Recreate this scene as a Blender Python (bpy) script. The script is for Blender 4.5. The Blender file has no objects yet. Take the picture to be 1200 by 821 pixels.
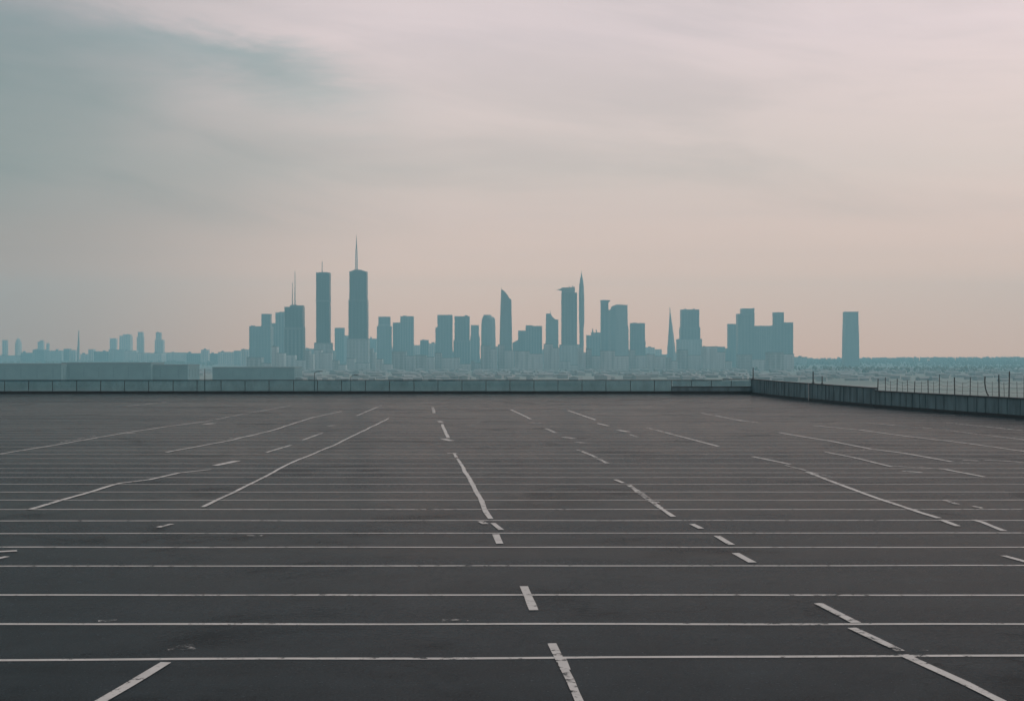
import bpy, bmesh, math, random
from mathutils import Vector, noise as mnoise
R = math.radians
random.seed(11)
sc = bpy.context.scene
COL = sc.collection

# ------------------------------------------------------------------ camera
F, HY, CX, H = 1667.0, 420.0, 600.0, 3.5          # photo pixels: focal length, horizon row, centre column; eye height (m)
cam = bpy.data.cameras.new('camera'); cam_o = bpy.data.objects.new('camera', cam); COL.objects.link(cam_o)
cam_o.location = (0, 0, H); cam_o.rotation_euler = (R(90), 0, 0)
cam.sensor_width = 36; cam.lens = 36 * F / 1200; cam.shift_y = 9.5 / 1200
cam.clip_start = 0.1; cam.clip_end = 40000
sc.camera = cam_o

# ------------------------------------------------------------------ sky, sun, exposure
SUN_EL, SUN_AZ = R(36), R(78)                      # azimuth measured from +Y (view direction) towards +X
SUN_STRENGTH = 1.2
HAZE_DENSITY, HAZE_COLOR = 2.4e-4, (0.36, 0.73, 0.83, 1)
sc.view_settings.view_transform = 'Standard'; sc.view_settings.look = 'None'
sc.view_settings.gamma = 1; sc.view_settings.use_curve_mapping = False
sc.view_settings.exposure = 0.0

class NT:
    """tiny node-graph writer"""
    def __init__(s, tree): s.t = tree
    def n(s, kind, **kw):
        nd = s.t.nodes.new(kind)
        for k, v in kw.items(): setattr(nd, k, v)
        return nd
    def link(s, a, b): s.t.links.new(a, b)
    def put(s, sock, v):
        if isinstance(v, bpy.types.NodeSocket): s.link(v, sock)
        else: sock.default_value = v
    def m(s, op, a, b=0.0, c=None, clamp=False):
        nd = s.n('ShaderNodeMath', operation=op, use_clamp=clamp)
        s.put(nd.inputs[0], a); s.put(nd.inputs[1], b)
        if c is not None: s.put(nd.inputs[2], c)
        return nd.outputs[0]
    def smooth(s, v, lo, hi, a=0.0, b=1.0):
        nd = s.n('ShaderNodeMapRange', interpolation_type='SMOOTHSTEP')
        for i, q in enumerate((v, lo, hi, a, b)): s.put(nd.inputs[i], q)
        return nd.outputs[0]
    def lin(s, v, lo, hi, a=0.0, b=1.0):
        nd = s.n('ShaderNodeMapRange')
        for i, q in enumerate((v, lo, hi, a, b)): s.put(nd.inputs[i], q)
        return nd.outputs[0]
    def mix(s, f, a, b, mode='MIX'):
        nd = s.n('ShaderNodeMix', data_type='RGBA', blend_type=mode)
        s.put(nd.inputs['Factor'], f)
        for sock, v in ((nd.inputs[6], a), (nd.inputs[7], b)):
            if not isinstance(v, bpy.types.NodeSocket) and len(v) == 3: v = (*v, 1)
            s.put(sock, v)
        return nd.outputs[2]
    def noise(s, vec, scale, detail=4, rough=0.5, dist=0.0):
        nd = s.n('ShaderNodeTexNoise'); s.link(vec, nd.inputs['Vector'])
        nd.inputs['Scale'].default_value = scale; nd.inputs['Detail'].default_value = detail
        nd.inputs['Roughness'].default_value = rough; nd.inputs['Distortion'].default_value = dist
        return nd.outputs[0]
    def xyz(s, x, y, z):
        nd = s.n('ShaderNodeCombineXYZ')
        for i, q in enumerate((x, y, z)): s.put(nd.inputs[i], q)
        return nd.outputs[0]
    def sep(s, v):
        nd = s.n('ShaderNodeSeparateXYZ'); s.link(v, nd.inputs[0]); return nd.outputs
    def ramp(s, f, stops):
        nd = s.n('ShaderNodeValToRGB'); s.link(f, nd.inputs[0]); e = nd.color_ramp.elements
        while len(e) < len(stops): e.new(0.5)
        for el, (p, c) in zip(e, stops): el.position = p; el.color = (*c, 1)
        return nd.outputs[0]

def build_world():
    w = bpy.data.worlds.new("World"); sc.world = w; w.use_nodes = True
    t = w.node_tree; t.nodes.clear(); g = NT(t)
    d = g.n('ShaderNodeTexCoord').outputs['Generated']
    x, y, z = g.sep(d)
    az = g.m('ARCTAN2', x, y)
    hor = g.m('SQRT', g.m('ADD', g.m('MULTIPLY', x, x), g.m('MULTIPLY', y, y)))
    el = g.m('ARCTAN2', z, hor)
    # even cloud layer: warm glow low down, paler and cooler above
    base = g.ramp(g.lin(el, 0.0, 0.5), [(p, c) for p, c in SKY_STOPS])
    el2 = g.m('ADD', el, g.m('MULTIPLY', az, 0.10))
    streak = g.noise(g.xyz(g.m('MULTIPLY', az, 3.0), g.m('MULTIPLY', el2, 16.0), 1.7), 1.0, 6, 0.58, 0.5)
    fine = g.noise(g.xyz(g.m('MULTIPLY', az, 7.0), g.m('MULTIPLY', el2, 40.0), 8.1), 1.0, 6, 0.6, 0.4)
    big = g.noise(g.xyz(g.m('MULTIPLY', az, 1.6), g.m('MULTIPLY', el2, 5.0), 5.2), 1.0, 4, 0.5, 0.3)
    mul = lambda f, c, k: g.mix(f, c, g.mix(1.0, c, k, 'MULTIPLY'))
    high = g.smooth(el, 0.05, 0.13)                                     # cloud texture only shows above the haze
    col = mul(g.m('MULTIPLY', high, g.smooth(streak, 0.47, 0.70, 0.0, 0.85)), base, (0.86, 0.875, 0.88))
    col = mul(g.m('MULTIPLY', high, g.smooth(fine, 0.40, 0.72, 0.0, 0.7)), col, (0.955, 0.96, 0.965))
    # brighter towards the veiled sun on the right
    col = mul(g.m('MULTIPLY', g.smooth(az, 0.02, 0.42), high), col, (1.13, 1.11, 1.10))
    # dull teal air on the left
    lf = g.smooth(g.m('ADD', az, g.m('MULTIPLY', high, g.lin(big, 0.3, 0.7, -0.05, 0.05))), -0.06, -0.37)
    col = mul(g.m('MULTIPLY', lf, g.smooth(el, 0.50, 0.10, 0.5, 1.0)), col, g.mix(high, LEFT_LOW, LEFT_MUL))
    # the dark cloud bank at upper left: ragged top edge running down to the right, long soft underside
    warp = g.m('ADD', g.lin(g.noise(g.xyz(g.m('MULTIPLY', az, 7.0), g.m('MULTIPLY', el, 30.0), 0.3), 1.0, 7, 0.60, 0.5), 0.3, 0.7, -0.013, 0.013),
               g.lin(big, 0.3, 0.7, -0.012, 0.012))
    edge = g.m('ADD', g.lin(az, -0.36, -0.08, 0.245, 0.200), warp)
    depth = g.m('SUBTRACT', edge, el)
    left = g.smooth(az, -0.20, -0.36)
    under = g.smooth(depth, -0.004, g.m('ADD', 0.015, g.m('MULTIPLY', left, 0.02)))
    fade = g.smooth(depth, g.m('ADD', 0.050, g.m('MULTIPLY', left, 0.13)), 0.012)
    side = g.smooth(g.m('ADD', az, g.lin(streak, 0.3, 0.7, -0.04, 0.04)), -0.03, -0.17)
    bank = g.m('MULTIPLY', g.m('MULTIPLY', under, fade), side)
    bank = g.m('MULTIPLY', bank, g.lin(fine, 0.3, 0.7, 0.7, 1.1))
    col = mul(g.m('MULTIPLY', bank, 1.0), col, BANK_MUL)
    d2 = g.m('SUBTRACT', g.m('ADD', edge, -0.006), el)
    lens = g.m('MULTIPLY', g.m('MULTIPLY', g.smooth(d2, 0.0, 0.010), g.smooth(d2, 0.034, 0.012)), g.m('MULTIPLY', g.smooth(az, -0.06, -0.13), g.smooth(az, -0.30, -0.20)))
    col = mul(g.m('MULTIPLY', lens, g.lin(fine, 0.3, 0.7, 0.5, 1.0)), col, (0.90, 0.935, 0.945))
    # second, fainter streaks under it
    s2 = g.m('MULTIPLY', g.smooth(streak, 0.46, 0.62), g.m('MULTIPLY', g.smooth(depth, 0.04, 0.07), g.smooth(depth, 0.15, 0.09)))
    col = mul(g.m('MULTIPLY', g.m('MULTIPLY', s2, side), 0.45), col, (0.84, 0.90, 0.91))
    # thin bright rim above the bank
    rim = g.m('MULTIPLY', g.smooth(depth, 0.010, -0.004), g.smooth(depth, -0.030, -0.006))
    col = mul(g.m('MULTIPLY', g.m('MULTIPLY', rim, side), 1.0), col, (1.10, 1.085, 1.07))
    clouds = g.n('ShaderNodeBackground'); g.link(col, clouds.inputs[0]); clouds.inputs[1].default_value = 1.0
    sky = g.n('ShaderNodeTexSky', sky_type='NISHITA', sun_disc=False, sun_elevation=SUN_EL, sun_rotation=SUN_AZ,
              air_density=1.5, dust_density=2.0)
    bs = g.n('ShaderNodeBackground'); g.link(sky.outputs[0], bs.inputs[0]); bs.inputs[1].default_value = 0.06
    mx = g.n('ShaderNodeMixShader'); mx.inputs[0].default_value = 0.93
    g.link(bs.outputs[0], mx.inputs[1]); g.link(clouds.outputs[0], mx.inputs[2])
    o = g.n('ShaderNodeOutputWorld'); g.link(mx.outputs[0], o.inputs[0])
SKY_STOPS = [(0.0, (2.15, 0.98, 0.56)), (0.10, (2.22, 1.20, 0.82)), (0.144, (1.60, 0.96, 0.73)), (0.20, (1.24, 0.83, 0.69)), (0.262, (1.05, 0.785, 0.685)),
             (0.446, (0.98, 0.775, 0.765)), (1.0, (0.74, 0.69, 0.72))]
LEFT_LOW, LEFT_MUL, BANK_MUL = (0.47, 0.42, 0.40), (0.41, 0.475, 0.49), (0.69, 0.835, 0.835)
build_world()

sun = bpy.data.lights.new('sun', 'SUN'); sun.energy = SUN_STRENGTH; sun.angle = R(18); sun.color = (1.0, 0.93, 0.86)
sun_o = bpy.data.objects.new('sun', sun); COL.objects.link(sun_o)
sd = Vector((math.sin(SUN_AZ) * math.cos(SUN_EL), math.cos(SUN_AZ) * math.cos(SUN_EL), math.sin(SUN_EL)))
sun_o.rotation_euler = (-sd).to_track_quat('-Z', 'Y').to_euler(); sun_o.location = (0, 0, 60)

cy = sc.cycles
cy.use_denoising = True; cy.volume_bounces = 2; cy.max_bounces = 8; cy.transparent_max_bounces = 24
cy.use_adaptive_sampling = False

# ------------------------------------------------------------------ helpers
def tag(o, label=None, cat=None, group=None, kind=None):
    if label: o['label'] = label
    if cat: o['category'] = cat
    if group: o['group'] = group
    if kind: o['kind'] = kind
    return o
def empty(name, loc, label, cat, group=None):
    o = bpy.data.objects.new(name, None); o.empty_display_size = 1.0; COL.objects.link(o); o.location = loc
    return tag(o, label, cat, group)
class MB:
    """collects shapes in world coordinates, then links ONE mesh object"""
    def __init__(s): s.bm = bmesh.new()
    def box(s, x0, x1, y0, y1, z0, z1):
        v = [s.bm.verts.new(p) for p in ((x0,y0,z0),(x1,y0,z0),(x1,y1,z0),(x0,y1,z0),(x0,y0,z1),(x1,y0,z1),(x1,y1,z1),(x0,y1,z1))]
        for f in ((3,2,1,0),(4,5,6,7),(0,1,5,4),(1,2,6,5),(2,3,7,6),(3,0,4,7)): s.bm.faces.new([v[i] for i in f])
        return s
    def loft(s, rings):
        """closed solid through rings of points (same count, counter-clockwise seen from above, bottom to top)"""
        rv = [[s.bm.verts.new(p) for p in r] for r in rings]; n = len(rv[0])
        for a, b in zip(rv, rv[1:]):
            for i in range(n): s.bm.faces.new((a[i], a[(i+1) % n], b[(i+1) % n], b[i]))
        s.bm.faces.new(rv[0][::-1]); s.bm.faces.new(rv[-1]); return s
    def extrude_y(s, prof, y0, y1):
        """outline of (x,z), counter-clockwise seen from -Y, given thickness along Y"""
        a = [s.bm.verts.new((x, y0, z)) for x, z in prof]; b = [s.bm.verts.new((x, y1, z)) for x, z in prof]; n = len(prof)
        s.bm.faces.new(a); s.bm.faces.new(b[::-1])
        for i in range(n): s.bm.faces.new((a[(i+1) % n], a[i], b[i], b[(i+1) % n]))
        return s
    def bar(s, p, q, r0, r1=None, n=6):
        p, q = Vector(p), Vector(q); r1 = r0 if r1 is None else r1
        d = (q - p).normalized(); a = d.orthogonal().normalized(); b = d.cross(a)
        rings = [[c + (a * math.cos(2*math.pi*i/n) + b * math.sin(2*math.pi*i/n)) * r for i in range(n)] for c, r in ((p, r0), (q, r1))]
        return s.loft(rings)
    def build(s, name, mat, parent=None, origin=None):
        o_ = Vector(parent.matrix_basis.translation) if parent and origin is None else Vector(origin or (0,0,0))
        if parent and parent.parent: o_ = Vector(parent.parent.location)
        for v in s.bm.verts: v.co -= o_
        bmesh.ops.recalc_face_normals(s.bm, faces=s.bm.faces[:])
        me = bpy.data.meshes.new(name); s.bm.to_mesh(me); s.bm.free()
        o = bpy.data.objects.new(name, me); COL.objects.link(o); me.materials.append(mat)
        if parent: o.parent = parent
        else: o.location = o_
        return o
def px(x, d): return (x - CX) * d / F
def pz(y, d): return H - (y - HY) * d / F
def gnd(x, y, z=0.0):
    d = (H - z) * F / (y - HY); return Vector((px(x, d), d, z))

# ------------------------------------------------------------------ materials
MATS = {}
def newmat(name):
    m = bpy.data.materials.new(name); m.use_nodes = True; t = m.node_tree; t.nodes.clear(); g = NT(t)
    p = g.n('ShaderNodeBsdfPrincipled'); o = g.n('ShaderNodeOutputMaterial'); g.link(p.outputs[0], o.inputs[0])
    MATS[name] = m; return m, g, p, o
def bump(g, p, h, dist, strength=0.5):
    b = g.n('ShaderNodeBump'); b.inputs['Strength'].default_value = strength; b.inputs['Distance'].default_value = dist
    g.link(h, b.inputs['Height']); g.link(b.outputs[0], p.inputs['Normal'])

def mat_asphalt():
    m, g, p, o = newmat('asphalt')
    c = g.n('ShaderNodeTexCoord').outputs['Object']; x, y, z = g.sep(c)
    grain = g.noise(c, 34.0, 3, 0.7)
    mid = g.noise(c, 0.9, 6, 0.65)
    big = g.noise(g.xyz(g.m('MULTIPLY', x, 0.03), g.m('MULTIPLY', y, 0.16), 0), 1.0, 5, 0.6, 0.3)     # bands of wear along the rows
    streak = g.noise(g.xyz(g.m('MULTIPLY', x, 0.10), g.m('MULTIPLY', y, 2.4), 3.0), 1.0, 4, 0.6)
    v = g.m('ADD', g.m('MULTIPLY', g.lin(grain, 0.3, 0.7, -1, 1), 0.015), 0.027)
    v = g.m('ADD', v, g.m('MULTIPLY', g.lin(mid, 0.3, 0.7, -1, 1), 0.005))
    v = g.m('ADD', v, g.m('MULTIPLY', g.lin(big, 0.3, 0.7, -1, 1), 0.008))
    v = g.m('ADD', v, g.m('MULTIPLY', g.lin(streak, 0.3, 0.7, -1, 1), 0.003))
    speck = g.noise(c, 11.0, 4, 0.75)
    v = g.m('ADD', v, g.m('MULTIPLY', g.smooth(speck, 0.58, 0.75), 0.028))
    stain = g.noise(c, 0.22, 5, 0.68, 0.6); spot = g.noise(c, 1.15, 3, 0.55, 0.3)
    v = g.m('MULTIPLY', v, g.m('SUBTRACT', 1.0, g.m('MULTIPLY', g.smooth(stain, 0.54, 0.66), 0.28)))
    v = g.m('MULTIPLY', v, g.m('SUBTRACT', 1.0, g.m('MULTIPLY', g.smooth(spot, 0.66, 0.74), 0.5)))
    # hairline cracks
    vo = g.n('ShaderNodeTexVoronoi', feature='DISTANCE_TO_EDGE'); vo.inputs['Scale'].default_value = 0.16
    wob = g.n('ShaderNodeTexNoise'); wob.inputs['Scale'].default_value = 0.7; wob.inputs['Detail'].default_value = 5; g.link(c, wob.inputs['Vector'])
    ad = g.n('ShaderNodeVectorMath', operation='ADD'); sc_ = g.n('ShaderNodeVectorMath', operation='SCALE'); sc_.inputs[3].default_value = 2.2
    g.link(wob.outputs['Color'], sc_.inputs[0]); g.link(c, ad.inputs[0]); g.link(sc_.outputs[0], ad.inputs[1]); g.link(ad.outputs[0], vo.inputs['Vector'])
    crack = g.m('MULTIPLY', g.smooth(vo.outputs['Distance'], 0.006, 0.0), g.smooth(g.noise(c, 0.07, 2), 0.50, 0.60))
    v = g.m('MULTIPLY', v, g.m('SUBTRACT', 1.0, g.m('MULTIPLY', crack, 0.55)))
    cc = g.n('ShaderNodeCombineColor'); g.link(g.m('MULTIPLY', v, 0.76), cc.inputs[0]); g.link(v, cc.inputs[1]); g.link(g.m('MULTIPLY', v, 1.12), cc.inputs[2])
    g.link(cc.outputs[0], p.inputs['Base Color'])
    g.link(g.m('ADD', g.lin(big, 0.3, 0.7, 0.19, 0.28), g.m('ADD', g.smooth(stain, 0.52, 0.68, 0.0, 0.06), g.lin(speck, 0.3, 0.7, -0.055, 0.055))), p.inputs['Roughness'])
    p.inputs['Specular IOR Level'].default_value = 0.0035
    p.inputs['Specular Tint'].default_value = (0.90, 1.0, 1.0, 1)
    bump(g, p, grain, 0.006, 0.5)
    return m
def mat_paint(name, lo, hi, col=(0.47, 0.455, 0.43), cover=1.0):
    """road paint; lo..hi is the wear threshold of the noise that lets the asphalt show through"""
    m, g, p, o = newmat(name)
    c = g.n('ShaderNodeTexCoord').outputs['Object']
    wear = g.noise(c, 5.5, 6, 0.72); slow = g.noise(c, 0.35, 3, 0.5)
    v = g.m('ADD', g.m('MULTIPLY', wear, 0.75), g.m('MULTIPLY', slow, 0.25))
    a = g.m('MULTIPLY', g.smooth(v, lo, hi), cover)
    dirt = g.noise(c, 1.6, 5, 0.6)
    g.link(g.mix(g.lin(dirt, 0.3, 0.7, 0, 0.55), col, tuple(q * 0.62 for q in col)), p.inputs['Base Color'])
    p.inputs['Roughness'].default_value = 0.7
    tr = g.n('ShaderNodeBsdfTransparent'); mx = g.n('ShaderNodeMixShader')
    g.link(a, mx.inputs[0]); g.link(tr.outputs[0], mx.inputs[1]); g.link(p.outputs[0], mx.inputs[2]); g.link(mx.outputs[0], o.inputs[0])
    return m
def mat_plain(name, col, rough=0.6, metal=0.0, var=0.25, scale=3.0):
    m, g, p, o = newmat(name)
    c = g.n('ShaderNodeTexCoord').outputs['Object']
    f = g.lin(g.noise(c, scale, 5, 0.6), 0.3, 0.7)
    g.link(g.mix(f, tuple(q * (1 - var) for q in col), tuple(min(1, q * (1 + var)) for q in col)), p.inputs['Base Color'])
    p.inputs['Roughness'].default_value = rough; p.inputs['Metallic'].default_value = metal
    return m
def mat_wall():
    m, g, p, o = newmat('wall_sheet')
    c = g.n('ShaderNodeTexCoord').outputs['Object']; x, y, z = g.sep(c)
    run = g.noise(g.xyz(g.m('MULTIPLY', x, 1.6), g.m('MULTIPLY', y, 1.6), g.m('MULTIPLY', z, 0.35)), 1.0, 5, 0.65)   # vertical rain streaks
    blot = g.noise(c, 0.6, 4, 0.6)
    f = g.m('ADD', g.m('MULTIPLY', run, 0.65), g.m('MULTIPLY', blot, 0.35))
    g.link(g.mix(g.smooth(f, 0.36, 0.64), (0.060, 0.108, 0.124), (0.125, 0.205, 0.225)), p.inputs['Base Color'])
    p.inputs['Roughness'].default_value = 0.65
    return m
def mat_glass():
    m, g, p, o = newmat('tinted_glass')
    c = g.n('ShaderNodeTexCoord').outputs['Object']; x, y, z = g.sep(c)
    grime = g.noise(g.xyz(g.m('MULTIPLY', x, 0.8), y, g.m('MULTIPLY', z, 0.5)), 1.0, 5, 0.65)
    g.link(g.mix(g.lin(grime, 0.3, 0.7), (0.030, 0.085, 0.110), (0.060, 0.135, 0.165)), p.inputs['Base Color'])
    p.inputs['Roughness'].default_value = 0.35
    tr = g.n('ShaderNodeBsdfTransparent'); tr.inputs[0].default_value = (0.74, 0.86, 0.89, 1)
    mx = g.n('ShaderNodeMixShader'); g.link(g.lin(grime, 0.3, 0.7, 0.15, 0.32), mx.inputs[0])
    g.link(tr.outputs[0], mx.inputs[1]); g.link(p.outputs[0], mx.inputs[2]); g.link(mx.outputs[0], o.inputs[0])
    return m
def mat_facade(name, col, floor=3.6, contrast=0.35, rough=0.5):
    """storeys as faint bands, with patchy bays"""
    m, g, p, o = newmat(name)
    c = g.n('ShaderNodeTexCoord').outputs['Object']; x, y, z = g.sep(c)
    fl = g.smooth(g.m('ABSOLUTE', g.m('SUBTRACT', g.m('FRACT', g.m('DIVIDE', z, floor)), 0.5)), 0.18, 0.30)
    n1 = g.noise(g.xyz(g.m('MULTIPLY', x, 0.12), g.m('MULTIPLY', y, 0.12), g.m('MULTIPLY', z, 0.015)), 1.0, 4, 0.6)
    k = g.m('MULTIPLY', g.m('SUBTRACT', 1.0, g.m('MULTIPLY', fl, contrast)), g.lin(n1, 0.3, 0.7, 0.75, 1.2))
    cc = g.n('ShaderNodeVectorMath', operation='SCALE'); cc.inputs[0].default_value = col; g.link(k, cc.inputs[3])
    g.link(cc.outputs[0], p.inputs['Base Color']); p.inputs['Roughness'].default_value = rough
    return m
def mat_field():
    m, g, p, o = newmat('field')
    c = g.n('ShaderNodeTexCoord').outputs['Object']; x, y, z = g.sep(c)
    a = g.noise(c, 0.004, 5, 0.6); b = g.noise(g.xyz(g.m('MULTIPLY', x, 0.001), g.m('MULTIPLY', y, 0.006), 0), 1.0, 4, 0.6)
    col = g.mix(g.smooth(a, 0.35, 0.65), (0.13, 0.14, 0.115), (0.20, 0.20, 0.175))  # ground tone lightened to stand in for low mist on the plain
    col = g.mix(g.smooth(b, 0.52, 0.66), col, (0.21, 0.20, 0.175))
    g.link(col, p.inputs['Base Color']); p.inputs['Roughness'].default_value = 0.95
    return m
mat_asphalt(); mat_wall(); mat_glass(); mat_field()
mat_paint('paint_good', 0.36, 0.47); mat_paint('paint_worn', 0.43, 0.53); mat_paint('paint_ghost', 0.50, 0.66)
mat_paint('paint_thin', 0.28, 0.46, cover=0.95)
mat_plain('dark_rail', (0.022, 0.035, 0.040), 0.5, 0.0); mat_plain('shade_kerb', (0.018, 0.024, 0.027), 0.85)
mat_plain('post_metal', (0.040, 0.055, 0.060), 0.5, 0.3); mat_plain('pale_metal', (0.42, 0.44, 0.44), 0.5)
mat_plain('deck_concrete', (0.25, 0.25, 0.24), 0.8); mat_plain('mast_white', (0.40, 0.41, 0.40), 0.5); mat_plain('mast_grey', (0.16, 0.15, 0.15), 0.6)
mat_plain('foliage', (0.105, 0.092, 0.066), 0.95, 0.0, 0.4, 0.05)
mat_facade('glass_tower', (0.070, 0.095, 0.10), 3.9, 0.35, 0.35)
mat_facade('grey_tower', (0.17, 0.185, 0.185), 3.4, 0.45, 0.6)
mat_facade('mid_tower', (0.16, 0.175, 0.175), 3.6, 0.35, 0.5)
mat_facade('stone_tower', (0.23, 0.23, 0.225), 3.4, 0.35, 0.6)
mat_facade('mid_glass', (0.10, 0.115, 0.12), 3.6, 0.3, 0.35)
mat_facade('pale_block', (0.34, 0.335, 0.325), 3.2, 0.45, 0.7)  # pale tone also puts low mist into podiums and added blocks
mat_facade('mist_white', (0.43, 0.43, 0.425), 3.2, 0.15, 0.7)  # light tone of the added blocks, standing in for mist at tower bases
mat_facade('pale_glass', (0.34, 0.345, 0.345), 3.2, 0.15, 0.4)
mat_facade('window_glass', (0.035, 0.055, 0.060), 3.6, 0.3, 0.3)
mat_plain('shed_wall', (0.105, 0.16, 0.17), 0.7, 0.0, 0.18, 0.08); mat_plain('shed_joint', (0.085, 0.13, 0.14), 0.7)
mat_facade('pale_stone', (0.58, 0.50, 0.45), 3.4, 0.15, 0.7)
mat_plain('roof_grey', (0.13, 0.135, 0.135), 0.8)

# ------------------------------------------------------------------ the ground: one sheet to the horizon
GZ = -22.0
def far_rise(x, y):
    t = min(1.0, max(0.0, (y - 3700) / 2500)); t = t * t * (3 - 2 * t)
    k = min(1.0, max(0.0, (x + 1500) / 4200))
    return t * (9 + 12 * k + 5 * mnoise.noise(Vector((x * 0.0011, y * 0.0006, 2.2)))) + 1.2 * mnoise.noise(Vector((x * 0.004, y * 0.003, 0)))
bm = bmesh.new(); NX, NY = 90, 90
X0, X1, Y0, Y1 = -6800.0, 6800.0, -2300.0, 6400.0
gv = [[bm.verts.new((X0 + (X1 - X0) * i / NX, Y0 + (Y1 - Y0) * j / NY, 0)) for i in range(NX + 1)] for j in range(NY + 1)]
for row in gv:
    for v in row:
        near = min(1.0, max(0.0, (math.hypot(v.co.x, v.co.y - 60) - 300) / 400))
        v.co.z = GZ + far_rise(v.co.x, v.co.y) * near
for j in range(NY):
    for i in range(NX): bm.faces.new((gv[j][i], gv[j][i+1], gv[j+1][i+1], gv[j+1][i]))
me = bpy.data.meshes.new('ground'); bm.to_mesh(me); bm.free(); me.materials.append(MATS['field'])
for p in me.polygons: p.use_smooth = True
ground = bpy.data.objects.new('ground', me); COL.objects.link(ground); tag(ground, kind='structure')

# ------------------------------------------------------------------ the parking deck on its tall base
DB = 142.3                                                     # distance of the back railing
edge = [gnd(*q) for q in ((880, 461), (893, 462.2), (915, 465), (960, 469.5), (1025, 475.8), (1100, 481.8), (1200, 489.3))]
dirn = (edge[-1] - edge[-2]).normalized()
edge.append(edge[-1] + dirn * 60); edge.append(edge[-1] + dirn * 70)     # runs on past the frame
outline = [(-76, -38), (edge[-1].x + 0.35, edge[-1].y)] + [(e.x + 0.35, e.y + 0.30) for e in edge[-2::-1]] + [(-76, DB + 0.30)]
outline[0] = (-76, edge[-1].y)
b = MB(); b.loft([[(x, y, GZ - 1.0) for x, y in outline], [(x, y, 0.0) for x, y in outline]])
deck = b.build('parking_deck', MATS['asphalt']); deck.data.materials.append(MATS['deck_concrete'])
for p in deck.data.polygons:
    if abs(p.normal.z) < 0.5: p.material_index = 1
tag(deck, kind='structure')
def wall_x(y):
    for a, c in zip(edge, edge[1:]):
        if c.y <= y <= a.y: return a.x + (c.x - a.x) * (a.y - y) / (a.y - c.y)
    return edge[0].x

# --- painted lines across the deck
def wob(s, k, amp): return amp * mnoise.noise(Vector((s, k * 7.3, 1.1)))
def ribbon(name, pts, width, mat, z, jitter=0.0, seed=0.0, step=0.8, label=None):
    dense = []
    for a, c in zip(pts, pts[1:]):
        n = max(1, int((c - a).length / step))
        dense += [a.lerp(c, i / n) for i in range(n)]
    dense.append(pts[-1]); bm = bmesh.new(); L = []; s = 0
    for i, q in enumerate(dense):
        t = (dense[min(i+1, len(dense)-1)] - dense[max(i-1, 0)]); t.z = 0; t.normalize(); nrm = Vector((-t.y, t.x, 0))
        if i: s += (q - dense[i-1]).length
        off = wob(s * 0.35, seed, jitter); w = width * 0.5 * (1 + wob(s * 1.7, seed + 3, 0.28) * (1 if jitter else 0))
        c = q + nrm * off
        L.append([bm.verts.new((*(c + nrm * k * w).xy, z)) for k in (-1, 1)])
    for (a, c), (e, f) in zip(L, L[1:]): bm.faces.new((a, c, f, e))
    bmesh.ops.recalc_face_normals(bm, faces=bm.faces[:])
    for f in bm.faces:
        if f.normal.z < 0: f.normal_flip()
    me = bpy.data.meshes.new(name); bm.to_mesh(me); bm.free(); me.materials.append(MATS[mat])
    o = bpy.data.objects.new(name, me); COL.objects.link(o); o.parent = deck
    if label: o['label'] = label
    return o
inv = [2.853, 3.215, 3.61, 4.12, 4.525, 4.89, 5.27, 5.66, 6.035, 6.40, 6.79, 7.18, 7.48, 7.77, 8.13, 8.55, 8.93, 9.28]
while inv[-1] < 19.0: inv.append(inv[-1] + 0.385 + random.uniform(-0.03, 0.03))
tilt = {0: -0.021, 3: -0.005, 1: 0.0, 5: -0.004, 6: -0.004}
for i, q in enumerate(inv):
    d = q * 1e-3 * H * F
    mat = 'paint_good' if i < 8 else 'paint_thin'
    xr = wall_x(d) - 2.2
    k = -tilt.get(i, random.uniform(-0.002, 0.002))
    ribbon('cross_line', [Vector((-62, d - 62 * k, 0)), Vector((xr, d + xr * k, 0))], 0.108 if i < 8 else (0.105 if i < 14 else 0.095), mat, 0.004, 0.05, i, 1.0)
G, W, S = 'paint_good', 'paint_worn', 'paint_ghost'
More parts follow.
